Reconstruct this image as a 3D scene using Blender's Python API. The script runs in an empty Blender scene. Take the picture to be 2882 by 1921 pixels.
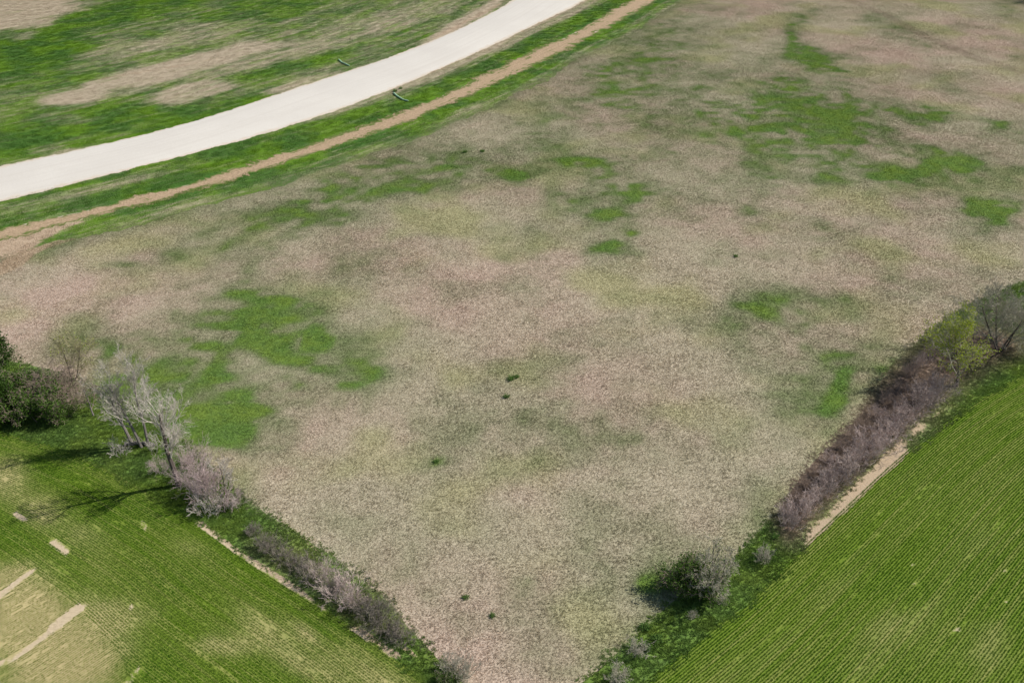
import bpy, math, random
import numpy as np
from mathutils import Vector, Matrix

# ------------------------------------------------------------------ camera, sky, sun, exposure
scene = bpy.context.scene
col = scene.collection
CAM_H, PITCH, FPX = 55.0, math.radians(31.0), 35.0 / 36.0 * 2882.0
cam_d = bpy.data.cameras.new('camera'); cam_d.lens = 35.0; cam_d.sensor_width = 36.0
cam_d.clip_start = 0.5; cam_d.clip_end = 20000.0
cam = bpy.data.objects.new('camera', cam_d); col.objects.link(cam)
cam.location = (0, 0, CAM_H); cam.rotation_euler = (math.pi / 2 - PITCH, 0, 0)
scene.camera = cam

SUN_ELEV = math.radians(42.0)
sx, sy = 1.0, 0.27
sn = math.hypot(sx, sy)
to_sun = Vector((sx / sn * math.cos(SUN_ELEV), sy / sn * math.cos(SUN_ELEV), math.sin(SUN_ELEV)))
world = bpy.data.worlds.new('World'); scene.world = world; world.use_nodes = True
wn = world.node_tree.nodes; wl = world.node_tree.links
bg = wn['Background']; sky = wn.new('ShaderNodeTexSky'); sky.sky_type = 'NISHITA'; sky.sun_disc = False
sky.sun_elevation = SUN_ELEV; sky.sun_rotation = math.atan2(sx, sy)
wl.new(sky.outputs[0], bg.inputs[0]); bg.inputs[1].default_value = 0.085
sun_d = bpy.data.lights.new('sun', 'SUN'); sun_d.energy = 4.9; sun_d.angle = math.radians(0.5); sun_d.color = (1.0, 0.955, 0.88)
sun = bpy.data.objects.new('sun', sun_d); col.objects.link(sun)
sun.rotation_euler = (-to_sun).to_track_quat('-Z', 'Y').to_euler(); sun.location = (60, 20, 80)
scene.view_settings.view_transform = 'Standard'; scene.view_settings.look = 'None'
scene.view_settings.gamma = 1.0; scene.view_settings.use_curve_mapping = False
scene.view_settings.exposure = 0.12

rng = np.random.default_rng(7)
random.seed(7)
DS = 2882.0 / 2352.0          # my notes of the photograph are in a 2352 px wide copy

# ------------------------------------------------------------------ helpers
def g(px, py):
    """photo pixel -> point on the flat ground (metres)"""
    x = (px - 1441.0) / FPX; y = -(py - 960.5) / FPX
    dy = math.cos(PITCH) + y * math.sin(PITCH); dz = -math.sin(PITCH) + y * math.cos(PITCH)
    t = CAM_H / -dz
    return (x * t, dy * t)
def gl(pts): return np.array([g(*p) for p in pts], float)
def to_px(X, Y):
    c, s = math.cos(PITCH), math.sin(PITCH)
    d = Y * c + CAM_H * s; v = Y * s - CAM_H * c
    d = np.maximum(d, 1.0)
    return 1441.0 + FPX * X / d, 960.5 - FPX * v / d

def smooth(P, step=1.0, it=2):
    """Catmull-Rom through P, resampled every `step` metres"""
    P = np.asarray(P, float); Q = np.vstack([2 * P[0] - P[1], P, 2 * P[-1] - P[-2]]); out = []
    for i in range(1, len(Q) - 2):
        n = max(2, int(np.linalg.norm(Q[i + 1] - Q[i]) / step))
        t = np.linspace(0, 1, n, endpoint=False)[:, None]
        a, b, c, d = Q[i - 1], Q[i], Q[i + 1], Q[i + 2]
        out.append(.5 * (2 * b + (c - a) * t + (2 * a - 5 * b + 4 * c - d) * t ** 2 + (3 * b - a - 3 * c + d) * t ** 3))
    out.append(P[-1:]); R = np.vstack(out)
    for _ in range(it): R[1:-1] = (R[:-2] + 2 * R[1:-1] + R[2:]) / 4
    return R
def resample(P, n):
    s = np.r_[0, np.cumsum(np.linalg.norm(np.diff(P, axis=0), axis=1))]
    t = np.linspace(0, s[-1], n)
    return np.stack([np.interp(t, s, P[:, 0]), np.interp(t, s, P[:, 1])], 1)
def inside(X, Y, poly):
    r = np.zeros(X.shape, bool); n = len(poly); j = n - 1
    for i in range(n):
        xi, yi = poly[i]; xj, yj = poly[j]
        if yi != yj:
            c = ((yi > Y) != (yj > Y)) & (X < (xj - xi) * (Y - yi) / (yj - yi) + xi)
            r ^= c
        j = i
    return r
def dist_line(X, Y, P):
    best = np.full(X.shape, 1e9)
    for a, b in zip(P[:-1], P[1:]):
        d = b - a; L = d @ d + 1e-9
        t = np.clip(((X - a[0]) * d[0] + (Y - a[1]) * d[1]) / L, 0, 1)
        best = np.minimum(best, np.hypot(X - a[0] - t * d[0], Y - a[1] - t * d[1]))
    return best
def vnoise(X, Y, s, seed=0):
    """cheap value noise in numpy, 0..1"""
    r = np.random.default_rng(seed); T = r.random((256, 256))
    x, y = np.asarray(X) / s + 57.3, np.asarray(Y) / s + 91.7
    xi, yi = np.floor(x).astype(int), np.floor(y).astype(int); fx, fy = x - xi, y - yi
    fx = fx * fx * (3 - 2 * fx); fy = fy * fy * (3 - 2 * fy); m = lambda a, b: T[a % 256, b % 256]
    return (m(xi, yi) * (1 - fx) + m(xi + 1, yi) * fx) * (1 - fy) + (m(xi, yi + 1) * (1 - fx) + m(xi + 1, yi + 1) * fx) * fy
def fbm(X, Y, s, seed=0, o=3):
    return sum(vnoise(X, Y, s / 2 ** k, seed + k) * .5 ** k for k in range(o)) / sum(.5 ** k for k in range(o))
def patches(X, Y, lst, warp=1.0, soft=False):
    """list of soft ellipses noted on the photograph (display px) -> cover on the ground"""
    px, py = to_px(X, Y)
    wx = (fbm(X, Y, 7.0, 11, 5) - .5) * 2.2; wy = (fbm(X, Y, 7.0, 23, 5) - .5) * 2.2
    out = np.zeros(X.shape)
    for (cx, cy, rx, ry, a, k) in lst:
        cx, cy, rx, ry = cx * DS, cy * DS, rx * DS, ry * DS; a = math.radians(a)
        m = (np.abs(px - cx) < 2.2 * max(rx, ry)) & (np.abs(py - cy) < 2.2 * max(rx, ry))
        if not m.any(): continue
        dx = px[m] - cx; dy = py[m] - cy
        u = (dx * math.cos(a) + dy * math.sin(a)) / rx + wx[m] * .55 * warp; v = (-dx * math.sin(a) + dy * math.cos(a)) / ry + wy[m] * .55 * warp
        f = np.exp(-.95 * (u * u + v * v)) * k if soft else k * (lambda q: q * q * (3 - 2 * q))(np.clip((1.35 - np.hypot(u, v)) / .7, 0, 1))
        out[m] = 1 - (1 - out[m]) * (1 - f)
    return out
def set_attr(me, name, arr):
    a = me.attributes.new(name, 'FLOAT', 'POINT'); a.data.foreach_set('value', np.asarray(arr, np.float32).ravel())
def grid_mesh(name, X, Y, Z, attrs, mat, kind='structure'):
    n, m = X.shape
    V = np.stack([X, Y, Z], -1).reshape(-1, 3)
    i = np.arange(n * m).reshape(n, m)
    F = np.stack([i[:-1, :-1], i[:-1, 1:], i[1:, 1:], i[1:, :-1]], -1).reshape(-1, 4)
    me = bpy.data.meshes.new(name); me.vertices.add(len(V)); me.vertices.foreach_set('co', V.ravel().astype(np.float32))
    me.loops.add(F.size); me.loops.foreach_set('vertex_index', F.ravel().astype(np.int32))
    me.polygons.add(len(F)); me.polygons.foreach_set('loop_start', np.arange(0, F.size, 4, dtype=np.int32))
    me.update(calc_edges=True); me.validate()
    if me.polygons[0].normal.z < 0: me.flip_normals()
    for k, a in attrs.items(): set_attr(me, k, a)
    me.materials.append(mat)
    o = bpy.data.objects.new(name, me); col.objects.link(o)
    if kind: o['kind'] = kind
    return o

# ------------------------------------------------------------------ materials
class NT:
    def __init__(s, name):
        s.m = bpy.data.materials.new(name); s.m.use_nodes = True; s.t = s.m.node_tree
        s.b = s.t.nodes['Principled BSDF']; s.b.inputs['Roughness'].default_value = .9
        s.b.inputs['Specular IOR Level'].default_value = .12
    def n(s, t, **k):
        o = s.t.nodes.new(t)
        for a, v in k.items(): setattr(o, a, v)
        return o
    def put(s, sock, v):
        if hasattr(v, 'is_output'): s.t.links.new(v, sock)
        elif isinstance(v, (tuple, list)) and len(v) == 3 and sock.type == 'RGBA': sock.default_value = (*v, 1)
        else: sock.default_value = v
    def attr(s, name, inst=False):
        o = s.n('ShaderNodeAttribute', attribute_name=name); o.attribute_type = 'INSTANCER' if inst else 'GEOMETRY'; return o.outputs['Fac']
    def pos(s, scale=(1, 1, 1), rotz=0):
        p = s.n('ShaderNodeNewGeometry').outputs['Position']
        mp = s.n('ShaderNodeMapping'); mp.inputs['Scale'].default_value = scale; mp.inputs['Rotation'].default_value = (0, 0, rotz)
        s.t.links.new(p, mp.inputs['Vector']); return mp.outputs[0]
    def vec(s, x, y):
        c = s.n('ShaderNodeCombineXYZ'); s.put(c.inputs[0], x); s.put(c.inputs[1], y); return c.outputs[0]
    def noise(s, vec, scale, detail=3, rough=.6):
        o = s.n('ShaderNodeTexNoise'); s.t.links.new(vec, o.inputs['Vector']); o.inputs['Scale'].default_value = scale
        o.inputs['Detail'].default_value = detail; o.inputs['Roughness'].default_value = rough; return o.outputs[0]
    def math(s, op, a, b=0.0, c=0.0):
        o = s.n('ShaderNodeMath', operation=op); s.put(o.inputs[0], a); s.put(o.inputs[1], b); s.put(o.inputs[2], c); return o.outputs[0]
    def ramp(s, v, lo, hi, a=0.0, b=1.0):
        o = s.n('ShaderNodeMapRange'); o.interpolation_type = 'SMOOTHSTEP'; s.put(o.inputs[0], v); s.put(o.inputs[1], lo); s.put(o.inputs[2], hi)
        s.put(o.inputs[3], a); s.put(o.inputs[4], b); return o.outputs[0]
    def mix(s, f, a, b, mode='MIX'):
        o = s.n('ShaderNodeMix', data_type='RGBA', blend_type=mode); s.put(o.inputs[0], f); s.put(o.inputs[6], a); s.put(o.inputs[7], b); return o.outputs[2]
    def bump(s, h, strength, dist):
        o = s.n('ShaderNodeBump'); o.inputs['Strength'].default_value = strength; o.inputs['Distance'].default_value = dist
        s.put(o.inputs['Height'], h); s.t.links.new(o.outputs[0], s.b.inputs['Normal'])
    def done(s, c, trans=0.0):
        s.put(s.b.inputs['Base Color'], c)
        if trans:
            t = s.n('ShaderNodeBsdfTranslucent'); s.put(t.inputs[0], c); m = s.n('ShaderNodeMixShader'); m.inputs[0].default_value = trans
            s.t.links.new(s.b.outputs[0], m.inputs[1]); s.t.links.new(t.outputs[0], m.inputs[2]); s.t.links.new(m.outputs[0], s.t.nodes['Material Output'].inputs[0])
        return s.m

GREEN = (.075, .180, .012); GREEN2 = (.125, .220, .012); GREEN3 = (.052, .130, .018)
TAN = (.485, .42, .31); TAN2 = (.52, .405, .325); OLIVE = (.42, .395, .215); SOIL = (.47, .37, .255)

def grass_color(k, inst):
    """dead tan grass / live green grass, by the cover stored on the ground"""
    gr = k.attr('green', inst); so = k.attr('soil', inst); li = k.attr('litter', inst)
    p = k.pos()
    big = k.noise(p, .035, 3); mid = k.noise(p, .22, 4); fine = k.noise(p, 6.0, 3, .8); tint = k.noise(p, .055, 2)
    dead = k.mix(k.ramp(big, .42, .62), TAN, TAN2)
    dead = k.mix(k.ramp(tint, .48, .66, 0, .85), dead, OLIVE)
    dead = k.mix(k.ramp(fine, .3, .75), k.mix(1.0, dead, (.70, .70, .70), 'MULTIPLY'), k.mix(1.0, dead, (1.32, 1.31, 1.29), 'MULTIPLY'))
    live = k.mix(k.ramp(mid, .35, .65), GREEN, GREEN2)
    live = k.mix(k.ramp(k.noise(p, 1.3, 3), .45, .75, 0, .55), live, GREEN3)
    live = k.mix(k.ramp(gr, .5, 1.05), (.120, .172, .052), live)
    f = k.math('MULTIPLY', gr, k.math('ADD', .35, k.math('ADD', k.math('MULTIPLY', fine, .8), k.math('MULTIPLY', mid, .6))))
    f = k.math('ADD', f, k.ramp(k.noise(p, .09, 4, .6), .44, .70, 0, .36))
    c = k.mix(k.math('MINIMUM', k.math('MAXIMUM', f, 0.0), .90), dead, live)
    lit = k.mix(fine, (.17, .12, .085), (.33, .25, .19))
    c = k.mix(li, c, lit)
    soil = k.mix(k.ramp(fine, .3, .7), SOIL, (.40, .30, .20))
    sf = k.math('ADD', so, k.math('MULTIPLY', k.math('SUBTRACT', fine, .5), .9))
    return k.mix(k.ramp(sf, .35, .6), c, soil), fine

def mat_ground(name, inst=False):
    k = NT(name); c, fine = grass_color(k, inst)
    if not inst: k.bump(k.noise(k.pos(), 5.0, 4, .7), .7, .08)
    else:
        k.b.inputs['Roughness'].default_value = .8
    return k.done(c, .45 if inst else 0)
M_MEADOW = mat_ground('meadow_ground'); M_TUFT = mat_ground('grass_tuft', True)

def mat_streak(name, inst):
    """mown roadside field: dead and green streaks that run along the road"""
    k = NT(name)
    u = k.attr('u', inst); v = k.attr('v', inst); gr = k.attr('green', inst); so = k.attr('soil', inst)
    vec = k.vec(k.math('MULTIPLY', u, .055), k.math('MULTIPLY', v, .62))
    st = k.noise(vec, 1.0, 5, .62); st2 = k.noise(k.vec(k.math('MULTIPLY', u, .3), k.math('MULTIPLY', v, 2.2)), 1.0, 3, .6)
    p = k.pos(); fine = k.noise(p, 4.5, 3, .75); mid = k.noise(p, .12, 3)
    dead = k.mix(fine, (.34, .29, .20), (.52, .42, .31))
    live = k.mix(k.ramp(mid, .4, .62), GREEN3, (.105, .21, .010))
    live = k.mix(k.ramp(st2, .45, .7, 0, .5), live, (.10, .16, .03))
    f = k.math('ADD', gr, k.math('MULTIPLY', k.math('SUBTRACT', st, .5), 1.9))
    f = k.math('ADD', f, k.math('MULTIPLY', k.math('SUBTRACT', st2, .5), 1.1))
    f = k.math('ADD', f, k.math('MULTIPLY', k.math('SUBTRACT', fine, .5), 1.4))
    c = k.mix(k.ramp(f, -.12, 1.0), dead, live)
    sf = k.math('ADD', so, k.math('ADD', k.math('MULTIPLY', k.math('SUBTRACT', st2, .5), .8), k.math('MULTIPLY', k.math('SUBTRACT', fine, .5), .6)))
    c = k.mix(k.ramp(sf, .35, .62), c, k.mix(fine, (.38, .28, .19), (.51, .395, .28)))
    if not inst: k.bump(fine, .8, .1)
    return k.done(c, .3 if inst else 0)
M_STREAK = mat_streak('roadside_grass', False); M_STREAK_TUFT = mat_streak('roadside_tuft', True)

def mat_road():
    k = NT('gravel'); p = k.pos(); u = k.attr('u'); v = k.attr('v')
    big = k.noise(p, .09, 3); fine = k.noise(p, 6.0, 3, .7)
    st = k.noise(k.vec(k.math('MULTIPLY', u, .02), k.math('MULTIPLY', v, 1.1)), 1.0, 4)
    c = k.mix(k.ramp(big, .35, .7), (.66, .625, .565), (.615, .58, .525))
    c = k.mix(k.ramp(st, .42, .72, 0, .75), c, (.575, .535, .475))
    c = k.mix(k.ramp(fine, .3, .75, 0, .6), c, (.52, .48, .42))
    e = k.math('ABSOLUTE', k.math('SUBTRACT', k.attr('w'), .5))
    ef = k.math('ADD', e, k.math('MULTIPLY', k.math('SUBTRACT', k.noise(p, .8, 4), .5), .14))
    c = k.mix(k.ramp(ef, .43, .50, 0, .7), c, (.56, .46, .34))
    k.bump(fine, .5, .03); return k.done(c)
M_ROAD = mat_road()
def mat_dirt():
    k = NT('bare_soil'); p = k.pos(); u = k.attr('u'); v = k.attr('v')
    fine = k.noise(p, 2.6, 4, .7); st = k.noise(k.vec(k.math('MULTIPLY', u, .12), k.math('MULTIPLY', v, 2.0)), 1.0, 4)
    c = k.mix(k.ramp(fine, .3, .7), (.30, .21, .13), (.49, .36, .235))
    c = k.mix(k.ramp(st, .5, .75, 0, .7), c, (.27, .215, .11))
    e = k.math('ABSOLUTE', k.math('SUBTRACT', k.attr('w'), .5))
    ef = k.math('ADD', e, k.math('MULTIPLY', k.math('SUBTRACT', st, .5), .9)); ef = k.math('ADD', ef, k.math('MULTIPLY', k.math('SUBTRACT', fine, .5), .8))
    ef = k.math('ADD', ef, k.math('MULTIPLY', k.math('SUBTRACT', k.noise(p, .45, 4, .65), .5), 1.1))
    c = k.mix(k.ramp(ef, .22, .50), c, k.mix(fine, (.06, .11, .015), (.16, .19, .05)))
    k.bump(fine, .9, .12); return k.done(c)
M_DIRT = mat_dirt()
def mat_crop(inst):
    k = NT('crop_blades' if inst else 'crop_soil'); p = k.pos()
    fine = k.noise(p, 3.5, 3, .7); mid = k.noise(p, .12, 3); th = k.attr('thin', inst)
    if inst:
        c = k.mix(k.ramp(mid, .38, .62), (.082, .220, .007), (.135, .270, .009))
        st = k.noise(k.vec(k.math('MULTIPLY', k.attr('u', True), .05), k.math('MULTIPLY', k.attr('v', True), 2.2)), 1.0, 4, .7)
        c = k.mix(k.ramp(st, .42, .68, 0, .85), c, (.21, .29, .05))
        c = k.mix(k.ramp(fine, .35, .75, 0, .6), c, (.07, .155, .015))
        c = k.mix(k.math('MULTIPLY', th, .55), c, (.36, .35, .12))
    else:
        so = k.attr('soil')
        st = k.noise(k.vec(k.math('MULTIPLY', k.attr('u'), .05), k.math('MULTIPLY', k.attr('v'), 2.2)), 1.0, 4, .7)
        c = k.mix(fine, (.095, .165, .012), (.18, .25, .03))
        c = k.mix(k.ramp(st, .42, .68, 0, .7), c, (.30, .30, .09))
        c = k.mix(k.ramp(th, .1, 1.0), c, k.mix(fine, (.36, .31, .13), (.56, .46, .25)))
        c = k.mix(k.ramp(k.math('ADD', so, k.math('MULTIPLY', k.math('SUBTRACT', fine, .5), .9)), .35, .75), c, k.mix(fine, (.42, .33, .21), (.60, .49, .34)))
        k.bump(fine, .8, .06)
    return k.done(c, .35 if inst else 0)
M_CROP = mat_crop(False); M_BLADE = mat_crop(True)
def mat_bark(name, a, b, s=2.5):
    k = NT(name); oi = k.n('ShaderNodeObjectInfo').outputs['Random']
    c = k.mix(k.noise(k.pos(), s, 4), a, b)
    c = k.mix(1.0, c, k.mix(oi, (.86, .86, .86), (1.12, 1.1, 1.12)), 'MULTIPLY')
    return k.done(c)
TWIG_DULL = mat_bark('dull_twigs', (.17, .145, .115), (.34, .30, .25))
BARK_DARK = mat_bark('dark_bark', (.085, .065, .055), (.19, .155, .135)); BARK_PALE = mat_bark('pale_bark', (.13, .115, .10), (.28, .25, .225))
TWIG_PALE = mat_bark('pale_twigs', (.36, .33, .285), (.58, .53, .46)); TWIG_GREY = mat_bark('grey_twigs', (.32, .295, .22), (.49, .455, .355))
TWIG_PINK = mat_bark('pinkish_twigs', (.40, .31, .29), (.58, .47, .44)); TWIG_PURPLE = mat_bark('purple_twigs', (.35, .28, .245), (.58, .48, .43))
TWIG_BROWN = mat_bark('brown_twigs', (.22, .17, .13), (.42, .33, .265)); TWIG_OLIVE = mat_bark('olive_twigs', (.24, .22, .12), (.38, .35, .21))
def mat_leaf(name, a, b):
    k = NT(name); c = k.mix(k.noise(k.pos(), 1.7, 3), a, b); k.b.inputs['Roughness'].default_value = .6
    return k.done(c, .3)
LEAF_LIME = mat_leaf('lime_leaves', (.22, .30, .02), (.42, .46, .05)); LEAF_DARK = mat_leaf('dark_leaves', (.045, .10, .018), (.12, .20, .03))
LEAF_CEDAR = mat_leaf('cedar_leaves', (.018, .05, .008), (.06, .11, .015)); LEAF_GREEN = mat_leaf('weed_leaves', (.085, .18, .035), (.16, .27, .06))

# ------------------------------------------------------------------ outlines on the ground, from the photograph
U = smooth(gl([(-700, 600), (-300, 531), (0, 471), (204, 424), (408, 378), (612, 320), (816, 253), (960, 206), (1123, 152), (1287, 84), (1409, 22), (1446, 0), (1640, -120), (1850, -250)]), 2, 6)
L = smooth(gl([(-700, 712), (-300, 632), (0, 565), (204, 516), (408, 466), (612, 414), (816, 353), (960, 306), (1123, 243), (1287, 173), (1409, 116), (1531, 59), (1650, 0), (1830, -100), (2050, -215)]), 2, 6)
DU = smooth(gl([(-500, 770), (-200, 690), (0, 640), (163, 604), (327, 566), (490, 524), (653, 474), (816, 424), (960, 374), (1123, 318), (1287, 244), (1450, 166), (1613, 89), (1735, 24), (1900, -65), (2150, -190)]), 2, 3)
DL = smooth(gl([(-500, 820), (-200, 735), (0, 682), (163, 637), (327, 594), (490, 548), (653, 505), (816, 457), (960, 411), (1123, 355), (1287, 284), (1450, 212), (1613, 131), (1776, 45), (1829, 12), (2000, -75), (2230, -190)]), 2, 3)
GL = smooth(gl([(-500, 860), (-200, 775), (0, 722), (163, 675), (327, 640), (490, 597), (653, 549), (816, 504), (960, 452), (1123, 400), (1327, 312), (1490, 238), (1654, 145), (1776, 88), (1899, 10), (2060, -70), (2280, -185)]), 2, 3)
BL = smooth(gl([(-420, 1080), (-180, 1150), (0, 1212), (167, 1262), (333, 1340), (440, 1405), (530, 1450), (590, 1492), (669, 1554), (841, 1663), (959, 1740), (1080, 1826), (1190, 1905), (1300, 1990), (1400, 2070)]), 1, 6)
ML = smooth(gl([(-420, 880), (-180, 940), (0, 1010), (140, 1040), (290, 1100), (420, 1170), (560, 1280), (680, 1395), (800, 1475), (900, 1545), (1010, 1620), (1110, 1705), (1180, 1800), (1260, 1880), (1340, 1960), (1420, 2050)]), 1, 6)
BR = smooth(gl([(1620, 2095), (1828, 1921), (1970, 1806), (2110, 1690), (2297, 1518), (2518, 1311), (2676, 1178), (2780, 1110), (2882, 1050), (3100, 925), (3350, 790)]), 1, 6)
MR = smooth(gl([(1480, 2080), (1600, 1940), (1690, 1870), (1790, 1790), (1850, 1715), (1960, 1640), (2070, 1580), (2120, 1505), (2192, 1433), (2304, 1280), (2416, 1175), (2470, 1080), (2560, 985), (2650, 905), (2740, 850), (2882, 790), (3100, 690), (3350, 590)]), 1, 6)

def strip(name, A, B, m, z, mat, step=1.0, attrs=None, edge=0.0, seed=1, over=0.0):
    n = int(max(np.linalg.norm(np.diff(A, axis=0), axis=1).sum(), 10) / step)
    A = resample(A, n); B = resample(B, n)
    t = np.linspace(0, 1, m)[None, :]
    if over:
        d = B - A; d /= np.linalg.norm(d, axis=1)[:, None] + 1e-9; A = A - d * over; B = B + d * over
    X = A[:, :1] * (1 - t) + B[:, :1] * t; Y = A[:, 1:] * (1 - t) + B[:, 1:] * t
    if edge:
        d = B - A; d /= np.linalg.norm(d, axis=1)[:, None] + 1e-9
        r = np.random.default_rng(seed)
        for c, sgn in ((0, -1), (m - 1, 1)):
            j = (vnoise(X[:, c], Y[:, c], 2.3, seed) - .5) * 1.6 * edge + (vnoise(X[:, c], Y[:, c], 11.0, seed + c) - .5) * 1.8 * edge + r.normal(0, edge * .3, n)
            X[:, c] += d[:, 0] * j; Y[:, c] += d[:, 1] * j
    s = np.r_[0, np.cumsum(np.linalg.norm(np.diff(A, axis=0), axis=1))][:, None] + 0 * t
    w = 0 * s + t; v = w * np.linalg.norm(B - A, axis=1)[:, None]
    Z = np.full(X.shape, z) if not callable(z) else z(X, Y, w)
    at = {'u': s, 'v': v, 'w': w}
    if attrs: at.update(attrs(X, Y, w))
    return grid_mesh(name, X, Y, Z, at, mat)

TRK = gl([(2330, -20), (2480, 40), (2600, 105), (2740, 165), (2960, 230)])
RICH = [(525,965,72,55,0,1.),(490,885,50,25,20,.8),(1185,398,30,14,0,1.),(1855,130,45,18,20,1.),(1885,145,30,10,20,.9),(1818,95,10,30,0,.8),(2095,395,70,20,-5,1.),(2185,370,45,20,10,1.),(1925,915,20,42,30,1.),(1935,280,45,40,30,.8),(2290,480,55,30,0,.8),(1400,580,40,20,-10,.7),(610,720,60,45,30,.6),(690,785,60,35,20,.5),(1500,1345,90,45,0,1.),(1390,405,45,25,15,.5),(1480,440,40,20,10,.5),(380,945,80,60,0,.6)]
BROAD = [(1800,290,330,150,5,.30),(850,430,380,80,-15,.30),(650,780,280,150,15,.28),(1900,820,260,170,20,.28),(1400,450,250,130,0,.22),(1350,980,300,110,0,.18),(1450,150,200,90,-30,.26),(400,870,250,120,0,.28),(1300,1420,250,120,0,.18),(2200,420,220,140,0,.25),(500,600,150,70,0,.18),(1000,1200,200,80,0,.12),(1750,1200,120,120,0,.2)]
GREENS = [(950,400,160,50,-15,.55),(700,470,180,45,-15,.55),(560,490,60,30,0,.45),(1150,330,120,40,-25,.22),(1350,180,150,60,-35,.35),(1500,130,160,70,-30,.3),
 (1750,230,220,70,0,.45),(1720,235,90,40,0,.5),(1800,290,200,60,5,.5),(1935,280,50,45,30,.8),(1900,340,180,60,0,.45),(1800,360,100,50,0,.4),(2110,265,80,25,10,.7),
 (2300,290,60,15,15,.7),(2100,395,80,25,-5,.85),(2185,370,50,25,10,.9),(2290,480,60,35,0,.8),(2335,395,40,15,0,.7),(1860,130,55,22,25,.9),(1815,85,16,40,0,.55),(1875,25,30,10,0,.7),
 (1970,155,50,10,0,.5),(2100,90,60,25,20,.55),(2015,35,40,18,15,.5),(2300,15,70,25,10,.6),(2350,130,30,10,0,.6),(1410,215,55,30,25,.6),(1385,288,30,16,0,.55),(1185,398,32,15,0,1.),
 (1295,372,30,12,0,.75),(1270,345,60,20,0,.4),(1390,405,55,30,15,.7),(1480,440,50,25,10,.7),(1400,470,100,50,0,.45),(1340,430,110,70,0,.3),(1560,350,50,15,0,.35),(1760,425,60,35,10,.6),
 (1710,495,40,25,0,.55),(1880,508,30,14,0,.45),(1400,575,50,28,-10,.75),(1450,545,14,25,0,.75),(1250,570,60,30,0,.3),(1155,590,25,16,0,.45),(790,575,45,50,0,.35),(295,605,35,22,0,.45),
 (560,580,60,30,0,.25),(610,720,75,55,30,.75),(560,700,150,60,0,.4),(680,785,90,50,20,.6),(720,800,150,80,15,.4),(830,850,120,60,0,.4),(530,770,120,50,0,.35),(490,870,60,20,0,.7),
 (520,962,82,62,10,1.),(530,965,70,50,0,1.),(570,950,90,60,0,.55),(430,860,150,50,0,.4),(300,820,120,40,0,.4),(650,980,40,40,0,.35),(1000,1060,40,25,0,.5),(1005,1060,15,8,0,.9),(780,1080,100,60,0,.22),
 (1350,980,120,60,0,.22),(1250,1020,200,80,0,.2),(2050,655,30,16,0,.55),(1965,680,35,25,0,.4),(1710,710,40,30,0,.55),(1850,750,160,60,25,.35),(1960,830,120,50,10,.4),(1925,915,22,45,30,.8),
 (1850,950,80,60,0,.35),(1880,1000,50,15,0,.6),(2050,820,50,30,0,.5),(1800,720,120,40,20,.35),(1720,1130,60,40,0,.3),(1345,1260,60,40,0,.4),(1200,1335,60,30,0,.45),(1170,1370,50,25,0,.3),
 (1000,1345,60,30,0,.3),(1330,1490,110,50,-10,.45),(1450,1440,100,50,-20,.35),(1240,1490,30,15,0,.35),(860,1290,80,40,10,.3),(1560,1270,60,40,0,.35),(2230,670,120,40,0,.5),(1690,1220,60,60,0,.3),
 (380,940,110,80,0,.85),(290,880,100,50,0,.6),(180,800,120,30,0,.35),(525,965,70,50,0,.9),(1812,70,12,25,0,.9),(1818,105,14,18,0,.9),(1845,128,35,14,20,1.),(1885,145,35,12,20,1.),(1830,50,20,14,0,.7),(1530,1340,90,40,0,.8),(525,965,70,52,0,1.),(1600,1400,120,40,-30,.5),(1560,1290,70,50,0,.6),(560,1150,40,60,0,.5)]
SOILS = [(30,600,80,16,-25,.75),(130,555,130,12,-20,.5),(1980,20,60,4,35,.3)]
def meadow_attrs(X, Y):
    gr = (.70 * patches(X, Y, GREENS, 1.7, True) + 1.1 * patches(X, Y, BROAD, 1.0, True) + .5 * patches(X, Y, RICH, 1.2, True)) * (.4 + 1.2 * fbm(X, Y, 6, 61)) * (.4 + 1.2 * vnoise(X, Y, 1.5, 62))
    gr = np.maximum(gr, .62 * np.clip(1 - dist_line(X, Y, GL) / 5.0, 0, 1))
    gr = gr + .10 * (fbm(X, Y, 14, 5) - .5) * 2
    li = np.zeros(X.shape)
    for T, o in ((TRK, 0.), (TRK, 2.0)):
        li = np.maximum(li, .45 * np.clip(1.3 - dist_line(X, Y, T + np.array([o * .5, o])) / .7, 0, 1))
    return dict(green=gr, soil=patches(X, Y, SOILS), litter=li * (.4 + fbm(X, Y, 8, 88)))

# one ground sheet, fine where the camera looks, reaching past the horizon
def axis(a, b, step, far):
    c = list(np.arange(a, b + .01, step)); lo, hi, s = a, b, step
    pre, post = [], []
    while hi < far or lo > -far:
        s *= 1.45; lo -= s; hi += s; pre.append(lo); post.append(hi)
    return np.array(pre[::-1] + c + post)
ax, ay = axis(-150, 150, .8, 4000), axis(28, 290, .8, 4000)
GX, GY = np.meshgrid(ax, ay, indexing='ij')
ground = grid_mesh('meadow', GX, GY, 0 * GX, meadow_attrs(GX, GY), M_MEADOW)

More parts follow.
